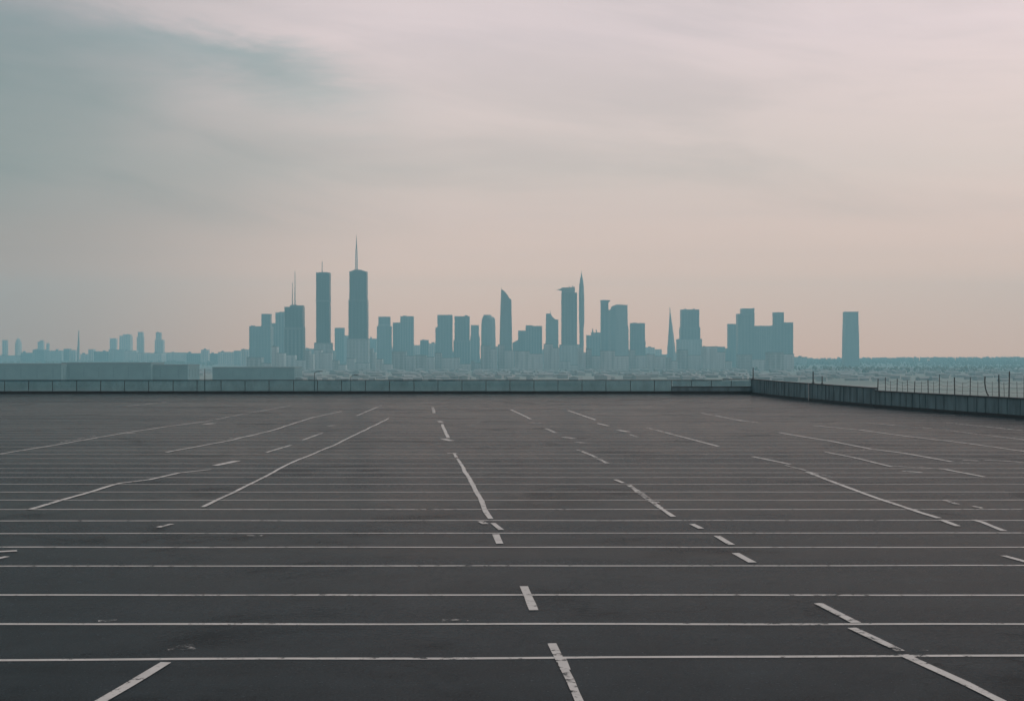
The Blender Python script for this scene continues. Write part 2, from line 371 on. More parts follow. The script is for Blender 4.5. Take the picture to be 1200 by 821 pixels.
strokes = [  # photo points of each painted stroke, laid flat on the deck; width in metres
    (G, .13, [(104, 829), (118, 821), (195, 776)]),
    (G, .125, [(614, 687), (626, 715)]),
    (G, .10, [(646, 754), (656, 776)]), (G, .09, [(658, 779), (668, 797), (682, 828)]), (G, .115, [(657, 770), (663, 785)]),
    (G, .125, [(958, 707), (1003, 730)]), (G, .125, [(998, 736), (1055, 763)]),
    (G, .13, [(1058, 767), (1090, 782), (1130, 800), (1190, 830)]), (S, .30, [(1053, 762), (1088, 762)]),
    (S, .32, [(196, 760), (228, 758)]), (S, .12, [(518, 727), (549, 727)]), (S, .12, [(115, 728), (137, 727)]),
    (G, .13, [(811, 614), (822, 619.5)]), (G, .13, [(840, 628), (858, 638.5)]), (G, .14, [(862, 648), (882, 659)]),
    (G, .12, [(1176, 651), (1212, 661)]), (G, .105, [(532, 531), (543, 548)]), (G, .12, [(543, 547.6), (560, 580), (575, 608)]),
    (G, .16, [(524, 531), (536, 531)]), (G, .13, [(577, 613), (587, 621)]), (W, .14, [(563, 611), (569, 614)]),
    (G, .14, [(581, 626), (586, 637)]),
    (G, .10, [(236, 594), (272, 577), (298, 564.5), (340, 543), (390, 522), (456, 490)]),
    (G, .13, [(35, 597), (62, 589), (130, 569), (142, 566), (175, 562), (210, 554), (247, 550)]),
    (G, .26, [(252, 545.5), (278, 540)]), (W, .12, [(185, 618), (202, 614)]), (S, .2, [(281, 627.5), (307, 628)]),
    (G, .16, [(-20, 647.5), (20, 645.5)]), (G, .12, [(-10, 656), (9, 652)]),
    (G, .12, [(-20, 535), (0, 532), (60, 522), (150, 506.5), (200, 499), (240, 494)]), (W, .10, [(240, 494), (280, 486), (342, 475)]),
    (G, .34, [(240, 497), (251, 496)]), (W, .22, [(147, 508), (158, 507)]), (W, .07, [(70, 518.5), (112, 510.5)]),
    (G, .12, [(195, 530), (270, 516), (320, 504), (365, 489.5), (400, 482)]), (W, .08, [(268, 514), (302, 510)]),
    (G, .11, [(312, 530), (341, 521.5)]), (W, .12, [(354, 516), (378, 507)]), (G, .2, [(384, 499), (392, 498.5)]), (W, .12, [(418, 487), (447, 475)]),
    (W, .16, [(507, 477), (509, 484)]), (W, .22, [(514, 493), (517, 495)]), (G, .13, [(518, 497), (525, 513)]), (G, .24, [(519, 514), (529, 516.5)]),
    (S, .3, [(546, 497), (555, 498)]), (W, .15, [(677, 527), (690, 532)]), (G, .12, [(689, 532), (697, 535)]), (W, .14, [(696, 535), (712, 543)]), (G, .12, [(721, 562), (731, 566)]),
    (W, .13, [(735, 567), (748, 576)]), (W, .16, [(745, 574), (760, 585)]), (W, .13, [(760, 585), (774, 595)]), (G, .11, [(772, 594), (789, 605.5)]), (W, .2, [(742, 577), (755, 578)]), (W, .2, [(762, 587), (770, 589)]),
    (G, .13, [(599, 480), (622, 491)]), (W, .25, [(620, 495), (638, 496)]), (W, .16, [(640, 502), (651, 507)]), (W, .25, [(659, 512), (673, 514)]), (W, .25, [(675, 518), (684, 519)]),
    (G, .13, [(666, 481), (698, 492)]), (G, .16, [(700, 496), (713, 499)]), (G, .22, [(724, 504), (736, 506)]), (W, .12, [(738, 509), (747, 512)]),
    (W, .13, [(758, 501), (800, 512)]), (G, .12, [(800, 512), (842, 523)]), (W, .16, [(823, 484), (870, 493), (888, 495)]),
    (G, .14, [(882, 535), (926, 544)]), (W, .08, [(920, 545), (947, 552)]), (G, .16, [(946, 553), (956, 557)]), (W, .1, [(950, 553), (976, 559)]),
    (G, .13, [(956, 557), (1010, 577), (1075, 600), (1100, 607)]), (G, .13, [(1103, 609), (1123, 616.5)]), (S, .1, [(1120, 616), (1138, 618)]),
    (G, .13, [(914, 507), (980, 518), (1020, 526), (1060, 531), (1115, 541)]), (W, .08, [(1112, 541), (1136, 543)]),
    (G, .12, [(967, 529.5), (1000, 536), (1046, 547)]), (W, .07, [(970, 530), (1020, 527)]),
    (W, .12, [(1046, 546), (1085, 548), (1110, 550)]), (G, .13, [(1108, 550), (1153, 558.5)]), (W, .2, [(1058, 552), (1080, 553.5)]),
    (G, .12, [(951, 498.5), (1010, 504), (1060, 511)]), (G, .12, [(1060, 511), (1130, 519), (1215, 531)]),
    (W, .12, [(1010, 495), (1092, 502)]), (W, .12, [(1108, 495), (1215, 506)]), (S, .16, [(960, 483), (1060, 491)]), (W, .12, [(1108, 504), (1215, 517)]),
    (G, .18, [(1128, 539), (1146, 540)]), (G, .14, [(1154, 539), (1176, 540), (1215, 543)]),
    (W, .12, [(1106, 586), (1123, 591)]), (W, .12, [(1139, 593), (1154, 596)]), (G, .12, [(1141, 609), (1152, 612), (1177, 622)]),
    (S, .2, [(0, 484), (44, 482)]), (S, .2, [(115, 474), (148, 472)]), (W, .14, [(148, 476), (196, 471)]), (S, .2, [(115, 482), (162, 482.5)]), (S, .3, [(183, 484), (235, 482)]),
    (S, .3, [(465, 500), (473, 499)]), (S, .2, [(770, 487), (784, 487.5)]), (S, .2, [(1105, 628), (1122, 628)]),
]
for i, (m, w, pts) in enumerate(strokes):
    P = [gnd(*q) for q in pts]
    far = P[0].y > 60
    ribbon('lane_line', P, w * (1.15 if far else 1.0), m, 0.008 + 0.0006 * (i % 7), 0.05 if len(P) > 2 else 0.02, 40 + i, 0.5)

# ------------------------------------------------------------------ back railing of tinted glass
rt = 1.37
rail = empty('glass_railing', (-15, DB, 0), 'long tinted glass railing with dark top rail across the far edge of the deck', 'railing')
xa, xb = -75.0, px(787, DB)
k = MB(); k.box(xa, px(880.2, DB), DB - 0.22, DB + 0.26, 0.0, 0.25); k.build('kerb', MATS['shade_kerb'], rail)  # near-black kerb; the shadow along the railing foot is put into its colour
k = MB(); k.box(xa, px(846, DB), DB - 0.05, DB + 0.05, rt - 0.075, rt); k.build('top_rail', MATS['dark_rail'], rail)
xs = [xa]
while xs[-1] < xb - 3.5: xs.append(xs[-1] + random.choice((2.4, 2.4, 2.4, 2.45)))
xs.append(xb)
for a, c in zip(xs, xs[1:]):
    k = MB(); k.box(a + 0.03, c - 0.03, DB - 0.012, DB + 0.012, 0.254, rt - 0.079); k.build('glass_panel', MATS['tinted_glass'], rail)
    k = MB(); k.box(c - 0.027, c + 0.027, DB - 0.03, DB + 0.03, 0.253, rt - 0.078); k.build('post', MATS['post_metal'], rail)
# the corner stretch: a low dark upstand with glass only above it
cor = empty('corner_railing', (px(835, DB), DB, 0), 'short railing at the far right corner with dark low wall under its glass', 'railing')
x1, x2 = px(787.4, DB), px(880.2, DB)
k = MB(); k.box(x1, x2, DB - 0.15, DB + 0.15, 0.253, 0.66); k.build('low_wall', MATS['wall_sheet'], cor)
k = MB(); k.box(x1, x2, DB - 0.19, DB + 0.19, 0.662, 0.72); k.build('ledge', MATS['dark_rail'], cor)
xs = [x1 + (x2 - x1) * i / 4 for i in range(5)]
for a, c in zip(xs, xs[1:]):
    k = MB(); k.box(a + 0.03, c - 0.03, DB - 0.012, DB + 0.012, 0.724, rt - 0.079); k.build('glass_panel', MATS['tinted_glass'], cor)
    k = MB(); k.box(c - 0.027, c + 0.027, DB - 0.03, DB + 0.03, 0.723, rt - 0.078); k.build('post', MATS['post_metal'], cor)
k = MB(); k.box(px(846.3, DB), x2, DB - 0.07, DB + 0.07, rt + 0.005, rt + 0.085); k.build('top_rail', MATS['dark_rail'], cor)

# ------------------------------------------------------------------ ribbed wall down the right side
def along(pts, s0=0.0, step=0.5):
    out = []
    for a, c in zip(pts, pts[1:]):
        n = max(1, int((c - a).length / step)); out += [a.lerp(c, i / n) for i in range(n)]
    return out + [pts[-1]]
def sweep(mb, pts, hts, off0, off1, z0, dz1):
    """solid strip along pts, from off0 to off1 to the outer side, from z0 to hts+dz1"""
    rings = []
    for i, q in enumerate(pts):
        t = (pts[min(i+1, len(pts)-1)] - pts[max(i-1, 0)]).normalized(); n = Vector((-t.y, t.x, 0))   # points to the outer (right) side
        a, c = q + n * off0, q + n * off1; zt = hts[i] + dz1
        zb = z0 if not callable(z0) else z0(i)
        rings.append([(a.x, a.y, zb), (c.x, c.y, zb), (c.x, c.y, zt), (a.x, a.y, zt)])
    mb.loft(rings)
def ribbed_wall(name, pts, h0, h1, label, seed):
    P = along(pts); n = len(P); hts = [h0 + (h1 - h0) * i / (n - 1) for i in range(n)]
    base = P[n // 2].copy(); base.z = 0
    root = empty(name, base, label, 'wall')
    k = MB(); sweep(k, P, hts, 0.0, 0.22, 0.0, 0.0); k.build('wall_face', MATS['wall_sheet'], root)
    k = MB(); sweep(k, P, hts, -0.07, 0.28, lambda i: hts[i] + 0.002, 0.075); k.build('coping', MATS['dark_rail'], root)
    k = MB(); sweep(k, P, [0.0] * n, -0.12, -0.003, 0.0, 0.14); k.build('kerb', MATS['shade_kerb'], root)
    rnd = random.Random(seed); k = MB(); i = 1
    while i < n - 2:
        t = (P[i+1] - P[i]).normalized(); nn = Vector((-t.y, t.x, 0)); q = P[i] + t * rnd.uniform(0, .2); w = rnd.uniform(0.06, 0.13)
        r = [q - nn * 0.045, q - nn * 0.045 + t * w, q - nn * 0.003 + t * w, q - nn * 0.003]
        k.loft([[(v.x, v.y, 0.142) for v in r], [(v.x, v.y, hts[i] - 0.004) for v in r]])
        i += 2 if rnd.random() < 0.6 else 3
    k.build('ribs', MATS['wall_sheet'], root)
    return P, hts
farP, farH = ribbed_wall('ribbed_wall', edge[:5], 1.40, 1.30, 'taller ribbed teal wall curving away from the far right corner', 5)
nearP, nearH = ribbed_wall('ribbed_wall', [edge[4] + (edge[5] - edge[4]).normalized() * 0.12] + edge[5:], 1.10, 1.08, 'lower ribbed wall nearest the right edge, under the wire fence', 8)

# ------------------------------------------------------------------ fence of thin posts on the near wall
def at_col(pts, hts, x):
    for i in range(len(pts) - 1):
        a, c = CX + pts[i].x * F / pts[i].y, CX + pts[i+1].x * F / pts[i+1].y
        if a <= x <= c:
            f = (x - a) / (c - a); q = pts[i].lerp(pts[i+1], f); return q, hts[i] + (hts[i+1] - hts[i]) * f
    return pts[-1], hts[-1]
q0, h0 = at_col(nearP, nearH, 1110)
fence = empty('wire_fence', (q0.x, q0.y, h0 + 0.08), 'sparse wire fence of thin uneven posts on top of the near right wall', 'fence')
rows = [(1027, 443.5, .05), (1036, 442, .035), (1049.5, 443.5, .04), (1062, 445, .025), (1070, 446.5, .04), (1086, 445, .04), (1099, 438.5, .035),
        (1117, 442, .05), (1135, 442, .035), (1152.5, 441, .05), (1169, 439, .055), (1180.5, 435, .05), (1198, 440, .03), (1213, 441, .04), (1232, 440, .04),
        (1042, 446, .018), (1056, 447, .016), (1078, 447, .018), (1092.5, 447, .016), (1108, 446, .018), (1126, 447.5, .016), (1144, 447, .018), (1161, 447, .016), (1175, 448, .018), (1190, 447, .018)]
rows.sort()
tops = []
for x, y, r in rows:
    q, h = at_col(nearP, nearH, x); q = q + Vector((0.10, 0, 0)); z0 = h + 0.077; z1 = pz(y, q.y)
    k = MB()
    if x == 1152.5:                                            # the bent one
        prev = Vector((q.x + 0.22, q.y, z0))
        for f, dx in ((.18, .10), (.42, .02), (.7, -.02), (1, 0)):
            c = Vector((q.x + dx, q.y, z0 + (z1 - z0) * f)); k.bar(prev, c, r * .8); prev = c
        o = k.build('post', MATS['post_metal'], fence); o['label'] = 'fence post bent near its foot'
    else:
        k.bar((q.x, q.y, z0), (q.x + random.uniform(-.03, .03), q.y, z1), r * .8, r * .7); k.build('post', MATS['post_metal'], fence)
    tops.append(Vector((q.x, q.y, (z0, z1))) if False else (q, z0, z1))
k = MB()
for (a, a0, a1), (c, c0, c1) in zip(tops, tops[1:]):
    for f in (0.3, 0.6, 0.88):
        za, zc = a0 + (min(a1, a0 + 1.0) - a0) * f, c0 + (min(c1, c0 + 1.0) - c0) * f
        m_ = (Vector((a.x, a.y, za)) + Vector((c.x, c.y, zc))) / 2 - Vector((0, 0, 0.04))
        k.bar((a.x, a.y, za), m_, 0.008, n=4); k.bar(m_, (c.x, c.y, zc), 0.008, n=4)
k.build('wire', MATS['post_metal'], fence)

# separate slim masts fixed behind the railings
def mast(x, ytop, d, label, r=0.05, arm=None, z0=0.0, pts=None, mat='post_metal'):
    if pts: q, h = at_col(pts[0], pts[1], x); X, Y, z0 = q.x + 0.14, q.y + 0.02, h + 0.077
    else: X, Y = px(x, d), d
    zt = pz(ytop, Y)
    root = empty('mast', (X, Y, z0), label, 'mast', 'slim masts along the deck edge')
    k = MB(); k.bar((X, Y, z0), (X, Y, zt), r, r * .75); k.build('pole', MATS[mat], root)
    k = MB(); k.bar((X, Y, z0), (X, Y, z0 + 0.06), r * 2.2, n=8); k.build('base_plate', MATS['dark_rail'], root)
    if arm:
        k = MB(); k.bar((X, Y, zt), (X + arm * .5, Y, zt + 0.16), r * .7); k.bar((X + arm * .5, Y, zt + 0.16), (X + arm, Y, zt + 0.19), r * .7); k.build('arm', MATS[mat], root)
        k = MB(); k.box(X + arm - .05, X + arm + .32, Y - .09, Y + .09, zt + .15, zt + .21); k.build('lamp_head', MATS['dark_rail'], root)
mast(240, 432, DB + .18, 'thin plain mast behind the left part of the glass railing', 0.045)
mast(368.5, 437, DB + .18, 'small lamp mast with an arm behind the railing under the flat-topped twin tower', 0.04, arm=0.5)
mast(411, 441.5, DB + .18, 'short lamp mast with an arm behind the railing under the tallest tower', 0.03, arm=0.4)
mast(881, 430.5, 0, 'mast standing on the wall exactly at the far right corner', 0.06, pts=(farP, farH))
mast(951, 435, 0, 'taller mast of the pair on the curving far wall', 0.06, pts=(farP, farH))
mast(961.5, 440.5, 0, 'shorter mast of the pair on the curving far wall', 0.045, pts=(farP, farH))
q, h = at_col(farP, farH, 949)
k = MB(); k.bar((q.x - .13, q.y - .12, 0.0), (q.x - .13, q.y - .12, h + .02), 0.035)
tag(k.build('drainpipe', MATS['pale_metal'], origin=(q.x - .13, q.y - .12, 0)), 'pale upright pipe against the curving far wall below the taller mast', 'pipe')

# ------------------------------------------------------------------ the city on the plain
def strips(body_dims, d, mat='window_glass', pitch=8.5, frac=0.5):
    """upright bands of glazing set 0.25 m proud on all four sides of a block"""
    x0, x1, y0, y1, z0, z1 = body_dims; k = MB(); e = 0.25; zb, zt = z0 + 6, z1 - 3.5
    if zt - zb < 6: return None
    n = max(2, round((x1 - x0) / pitch)); w = (x1 - x0) / n
    for i in range(n):
        c = x0 + w * (i + .5); h = w * frac / 2
        k.box(c - h, c + h, y0 - e, y0 - 0.003, zb, zt); k.box(c - h, c + h, y1 + 0.003, y1 + e, zb, zt)
    n = max(2, round((y1 - y0) / pitch)); w = (y1 - y0) / n
    for i in range(n):
        c = y0 + w * (i + .5); h = w * frac / 2
        k.box(x0 - e, x0 - 0.003, c - h, c + h, zb, zt); k.box(x1 + 0.003, x1 + e, c - h, c + h, zb, zt)
    return k
BANDS = {'mist_white': 'pale_glass', 'pale_block': 'pale_glass', 'pale_stone': 'pale_glass', 'mid_tower': 'mid_glass', 'stone_tower': 'mid_glass', 'shed_wall': 'shed_joint'}
class Tower:
    def __init__(s, name, label, d, xmid, cat='skyscraper', group=None):
        s.d = d; s.g = GZ + far_rise(px(xmid, d), d) - 1.5
        s.root = empty(name, (px(xmid, d), d + 14, s.g), label, cat, group); s.n = 0
    def block(s, part, x0, x1, ytop, ybot=None, depth=None, dy=0.0, mat='glass_tower', glaze=True, pitch=8.5, frac=.5):
        d = s.d; X0, X1 = px(x0, d), px(x1, d); dep = depth or max(12, (X1 - X0) * 0.85)
        z0 = s.g if ybot is None else pz(ybot, d); z1 = pz(ytop, d)
        s.n += 1; k = MB(); k.box(X0, X1, d + dy, d + dy + dep, z0, z1); o = k.build(part, MATS[mat], s.root)
        # roof edge
        if X1 - X0 > 9 and part not in ('roof_plant', 'ledge'):
            k = MB(); k.box(X0 - .35, X1 + .35, d + dy - .35, d + dy + dep + .35, z1 + .003, z1 + 1.1); k.build('roof_edge', MATS['roof_grey'], o)
        if glaze:
            k = strips((X0, X1, d + dy, d + dy + dep, z0, z1), d, pitch=pitch, frac=frac)
            if k: k.build('window_bands' if mat != 'shed_wall' else 'cladding_joints', MATS[BANDS.get(mat, 'window_glass')], o)
        return o
    def profile(s, part, pts, depth, dy=0.0, mat='glass_tower'):
        """outline in photo points (clockwise on the page read counter-clockwise from the front), given depth"""
        d = s.d; pr = [(px(x, d), pz(y, d) if y is not None else s.g) for x, y in pts]
        k = MB(); k.extrude_y(pr, d + dy, d + dy + depth); return k.build(part, MATS[mat], s.root)
    def frustum(s, part, rings, mat='glass_tower', n=12, dy=12.0):
        """round or polygonal solid: rings of (x left, x right, y)"""
        d = s.d; L = []
        for xl, xr, y in rings:
            c, r = px((xl + xr) / 2, d), max(0.05, px(xr, d) - px(xl, d)) / 2; z = s.g if y is None else pz(y, d)
            L.append([(c + r * math.cos(2*math.pi*(i+.5)/n), d + dy + r * math.sin(2*math.pi*(i+.5)/n), z) for i in range(n)])
        k = MB(); k.loft(L); return k.build(part, MATS[mat], s.root)
    def spike(s, part, x, ybot, ytop, r0, r1=0.15, mat='mast_grey', dy=10.0):
        d = s.d; k = MB(); k.bar((px(x, d), d + dy, pz(ybot, d)), (px(x, d), d + dy, pz(ytop, d)), r0, r1); return k.build(part, MATS[mat], s.root)
SKY = 'towers of the hazy skyline'
def T(name, label, d, xm, cat='skyscraper'): return Tower(name, label, d, xm, cat, SKY)

t = T('office_block', 'stepped block with one raised box at the left end of the skyline', 3960, 303)
t.block('main_block', 292, 317, 382.5, mat='mid_tower'); t.block('raised_box', 306, 316.5, 368, 382.6, depth=24, dy=3, mat='mid_tower'); t.block('roof_plant', 293.5, 298, 381.2, 382.6, 6, 3, 'roof_grey', False)
t = T('office_block', 'block rising in small steps left of the twin-antenna tower', 4104, 325)
t.block('main_block', 315, 322.6, 379, mat='mid_tower'); t.block('rear_block', 322.7, 333, 366.3, mat='stone_tower'); t.block('roof_plant', 327, 333, 365.2, 366.3, 8, 2, 'roof_grey', False)
t = T('antenna_tower', 'broad tower with two thin antennas side by side on its roof', 3250, 344)
t.block('main_shaft', 333.4, 354.6, 360); t.block('lower_shaft', 333.2, 355.8, 384.2, dy=-3, mat='grey_tower', depth=30); t.block('crown', 339.5, 354.4, 358.2, 360, 26, 2, glaze=False)
t.spike('antenna', 341.9, 358, 331, 1.3, .6); t.spike('antenna', 344.9, 358, 317.5, 1.6, .6); t.block('roof_plant', 341, 347, 356.8, 358.1, 8, 5, 'roof_grey', False)
t = T('twin_tower', 'tall slim flat-topped tower with one short thin antenna', 3250, 378)
t.block('main_shaft', 370.4, 386, 319.8, pitch=6.5); t.spike('antenna', 376.8, 319.6, 305.5, 1.2, .6); t.block('roof_plant', 373, 383.5, 318.7, 319.6, 18, 4, 'roof_grey', False); t.block('ledge', 370.1, 386.3, 351.5, 353, 28, -.6, 'grey_tower', False)
t.block('podium', 368.5, 388, 402, dy=-6, depth=40, mat='pale_block')
t = T('office_block', 'small pale block between the two tallest towers', 4700, 398)
t.block('main_block', 392.2, 403, 384.3, mat='grey_tower'); t.block('side_block', 403.1, 408, 393.5, mat='pale_block')
t = T('tallest_tower', 'tallest tower of the skyline with a white lattice spire', 3250, 419)
t.block('main_shaft', 409.4, 429.3, 318.4, pitch=6.5); t.block('lower_shaft', 408.4, 430, 352, dy=-1.2, depth=37, mat='glass_tower'); t.block('podium', 406.8, 431.5, 397, dy=-7, depth=48, mat='pale_block')
t.profile('crown', [(409.4, 318.3), (429.3, 318.3), (422.5, 316), (415, 316)], 30, 1)
d = 3250; X = px(417, d); k = MB(); zb, zt = pz(316.2, d), pz(291, d); N = 9
for i in range(N):
    f0, f1 = i / N, (i + 1) / N; w0, w1 = 2.6 * (1 - .45 * f0), 2.6 * (1 - .45 * f1); a, c = zb + (zt - zb) * f0, zb + (zt - zb) * f1
    for sx, sy in ((-1, -1), (1, -1), (1, 1), (-1, 1)): k.bar((X + sx * w0, d + 12 + sy * w0, a), (X + sx * w1, d + 12 + sy * w1, c), .75, n=4)
    k.bar((X - w0, d + 12 - w0, a), (X + w1, d + 12 - w1, c), .5, n=4); k.bar((X + w0, d + 12 - w0, a), (X - w1, d + 12 - w1, c), .5, n=4)
    k.bar((X - w0, d + 12 + w0, a), (X + w1, d + 12 + w1, c), .5, n=4); k.bar((X - w1, d + 12 - w1, c), (X + w1, d + 12 - w1, c), .3, n=4)
lat = k.build('lattice_mast', MATS['mast_white'], t.root)
t.spike('spire', 417, 291.2, 274.5, 1.9, .3, 'mast_grey', 12)
t = T('office_block', 'short tower with a narrower banded top right of the tallest tower', 4200, 450)
t.block('main_block', 441.6, 458, 382.4, mat='mid_tower'); t.block('upper_block', 443.3, 456.7, 371.3, 382.3, 26, 2, mat='mid_tower'); t.block('ledge', 443, 457, 380, 381.3, 27, 1.6, 'pale_block', False)
t = T('office_block', 'two-step block with its higher half on the right', 4260, 472)
t.block('low_block', 460.3, 469, 378.2, mat='mid_tower'); t.block('high_block', 469.1, 484.2, 370.8, mat='stone_tower'); t.block('roof_plant', 472, 476, 369.6, 370.8, 10, 6, 'roof_grey', False)
t = T('office_block', 'square tower with a low step on its left side', 4020, 520)
t.block('main_shaft', 512.6, 529.7, 369.3, mat='mid_tower'); t.block('side_block', 510.2, 512.5, 383.3, depth=22, dy=4, mat='mid_tower')
t = T('office_block', 'plain tower with a tiny roof box at its right end', 4080, 541)
t.block('main_shaft', 532.7, 550, 370.8, mat='mid_tower'); t.block('roof_plant', 544.6, 547.6, 369.1, 370.8, 9, 8, 'roof_grey', False); t.block('podium', 531.5, 551, 399, dy=-4, depth=40, mat='stone_tower')
t = T('office_block', 'narrow lower block squeezed between two towers left of the rounded one', 4440, 556)
t.block('main_shaft', 551.8, 561, 381.2, mat='stone_tower'); t.block('lower_shaft', 551.2, 562, 394, dy=-1.5, depth=24, mat='stone_tower')
t = T('rounded_tower', 'tower with rounded shoulders beside the sail-shaped tower', 4020, 572)
t.frustum('main_shaft', [(563.2, 581, None), (563.8, 580.6, 380), (564.4, 580.2, 373.5), (565.4, 578.4, 371)], n=16, dy=17, mat='mid_tower'); t.frustum('crown', [(566, 576.4, 370.9), (566.6, 575.4, 368.6)], n=16, dy=17, mat='mid_tower')
t = T('sail_tower', 'sail-shaped tower rising to a curved point', 3575, 593)
t.profile('sail_shaft', [(585, None), (600.4, None), (599.9, 385), (599.2, 351), (597, 349.4), (594.6, 345.2), (591.6, 341.6), (589, 339.6), (587.6, 338.2), (587, 344), (586.2, 368), (585.6, 392)], 24, mat='mid_tower'); t.spike('spire', 587.6, 339, 336.6, .8, .2, dy=2)
t = T('broad_block', 'wide low block with a lower left wing right of the sail-shaped tower', 4140, 621)
t.block('main_block', 616, 635.2, 382.2, mat='stone_tower'); t.block('left_wing', 607.2, 615.9, 387.6, mat='mid_tower'); t.profile('sloped_wing', [(600.6, None), (607.1, None), (607.1, 398), (600.6, 401.5)], 30, 3, mat='mid_tower'); t.block('roof_plant', 616.4, 623.8, 381, 382.2, 12, 3, 'roof_grey', False)
t = T('notched_tower', 'tower with a sloping notched roof left of the crane-topped tower', 4080, 647)
t.profile('main_shaft', [(639.4, None), (654.6, None), (654.2, 374.2), (650.6, 374.2), (646, 369.4), (645.6, 367.2), (640, 367.2)], 28, mat='mid_tower'); t.spike('antenna', 645.2, 367, 363.6, .8, .3, dy=6)
t = T('crane_topped_tower', 'tall tower with a ragged top and an arm jutting out to the left', 3575, 667)
t.block('main_shaft', 658.3, 676.2, 343.2, mat='mid_tower'); t.block('crown', 658.6, 673.6, 337.3, 343.1, 30, 1, 'stone_tower'); t.profile('jib_arm', [(651.6, 339.2), (658.5, 340.6), (658.5, 337.6), (656.5, 338.4)], 3, 6, 'mast_grey')
for x, y in ((661, 336.2), (667.4, 335), (671.3, 334.6), (673, 335.6)): t.block('roof_plant', x - .6, x + .6, y, 337.3, 5, 8, 'mast_grey', False)
t.block('podium', 656, 679, 404, dy=-6, depth=46, mat='pale_block')
t = T('needle_tower', 'needle tower tapering to a long sharp point', 3905, 682)
t.frustum('shaft', [(679.4, 684.2, None), (679, 684.4, 384), (678.7, 685.2, 378), (678.5, 685, 345), (678.8, 684.6, 335)], n=10, mat='mid_tower'); t.frustum('tip', [(678.85, 684.55, 334.9), (680, 683.4, 327), (681.2, 682.2, 321), (681.6, 681.8, 316.8)], n=10, mat='mid_tower')
t = T('chimney_block', 'short block with two stubby chimneys on its roof', 4320, 696)
t.block('main_block', 687.6, 704, 393, mat='stone_tower'); t.block('upper_block', 693.2, 704, 389.8, 393, 26, 2, 'stone_tower'); t.spike('chimney', 694.8, 389.9, 385, 1.9, 1.5, 'roof_grey'); t.spike('chimney', 699, 389.9, 386.2, 1.7, 1.4, 'roof_grey')
t = T('split_tower', 'wide tower split by a notch near its left top corner', 3960, 720)
t.block('left_shaft', 704.2, 713, 353.4, mat='mid_tower'); t.block('overhang', 704, 715, 352, 353.3, 24, 0, 'mid_tower', False)
t.profile('right_shaft', [(713.1, None), (737, None), (736.6, 385), (735.6, 380), (735.4, 357.2), (723, 356.6), (718.6, 358), (715.6, 362.6), (713.1, 363)], 34, 1, 'stone_tower'); t.block('window_bay', 716, 721.5, 360, None, 3, -2.2, 'mid_tower', False)
t = T('office_block', 'plain square tower standing alone right of the split tower', 4020, 747)
t.block('main_shaft', 739.2, 755.8, 378.8, mat='mid_tower'); t.block('lower_shaft', 738.8, 756.4, 400, dy=-1, depth=30, mat='mid_tower'); t.block('roof_plant', 742, 746, 377.9, 378.7, 8, 5, 'roof_grey', False)
t = T('church_spire', 'thin pointed spire like a steep pyramid', 4320, 788, 'spire')
t.frustum('pyramid', [(781.6, 793.2, None), (782.4, 792, 408), (783.6, 790, 392), (784.6, 787.8, 376), (785.2, 786.4, 366), (785.5, 785.8, 359.5)], 'stone_tower', 8)
t = T('stepped_tower', 'tower on a wider stepped base right of the pointed spire', 3960, 809)
t.block('upper_shaft', 799, 819.5, 363, mat='mid_tower'); t.block('step', 797.8, 820.6, 384, dy=-1.5, depth=40, mat='mid_tower'); t.block('base', 794.6, 822.4, 397.6, dy=-5, depth=50, mat='pale_block')
for x in (803.5, 813.5): t.block('roof_plant', x - 1, x + 1, 361.4, 363, 6, 6, 'roof_grey', False)
t = T('slim_slab', 'slim slab standing just left of the broad fortress-like block', 4200, 858)
t.block('main_shaft', 853.3, 862.6, 379.8, mat='mid_tower'); t.block('base', 850.5, 865, 408.5, dy=-3, depth=34, mat='mid_tower')
t = T('fortress_block', 'broad fortress-like block with two square towers on it', 3900, 898)
t.block('left_tower', 865, 884.2, 368, mat='mid_tower'); t.block('tower_top', 869.4, 884.1, 361.8, 368, 30, 2, mat='mid_tower'); t.block('long_block', 884.3, 907, 382, dy=4, depth=34, mat='stone_tower', pitch=5)
t.block('right_tower', 907.1, 918.8, 366.2, dy=2, mat='mid_tower'); t.block('right_block', 918.9, 929.8, 378, dy=3, depth=30, mat='mid_tower'); t.block('ledge', 883.2, 884.4, 360.6, 361.8, 8, 3, 'roof_grey', False)
t = T('lone_tower', 'lone square tower standing apart at the far right', 4200, 999)
t.frustum('main_shaft', [(987, 1010.6, None), (987.4, 1010.3, 395), (988, 1009.6, 380), (988.3, 1009.2, 366.4)], n=4, dy=22, mat='mid_tower'); t.frustum('crown', [(987.8, 1009.7, 366.3), (987.9, 1009.6, 365)], 'roof_grey', 4, 22)

# far towers on the left
FAR = 'faint far towers on the left'
def FT(name, label, xm, cat='tower', d=5300): return Tower(name, label, d, xm, cat, FAR)
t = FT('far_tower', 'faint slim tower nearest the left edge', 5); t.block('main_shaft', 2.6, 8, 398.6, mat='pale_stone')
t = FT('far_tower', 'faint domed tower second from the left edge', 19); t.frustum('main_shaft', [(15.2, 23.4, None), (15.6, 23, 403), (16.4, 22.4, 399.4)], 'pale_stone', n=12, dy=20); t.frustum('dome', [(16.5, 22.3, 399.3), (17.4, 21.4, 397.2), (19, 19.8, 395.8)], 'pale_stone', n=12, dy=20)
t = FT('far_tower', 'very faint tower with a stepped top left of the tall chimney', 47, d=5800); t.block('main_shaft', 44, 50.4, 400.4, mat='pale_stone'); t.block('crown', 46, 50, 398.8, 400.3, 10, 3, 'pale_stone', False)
t = FT('far_tower', 'tiny thin tower just left of the tall chimney', 55.5, d=5600); t.block('main_shaft', 54.2, 57, 402.4, mat='pale_stone'); t.spike('antenna', 55.6, 402.4, 399.5, .8)
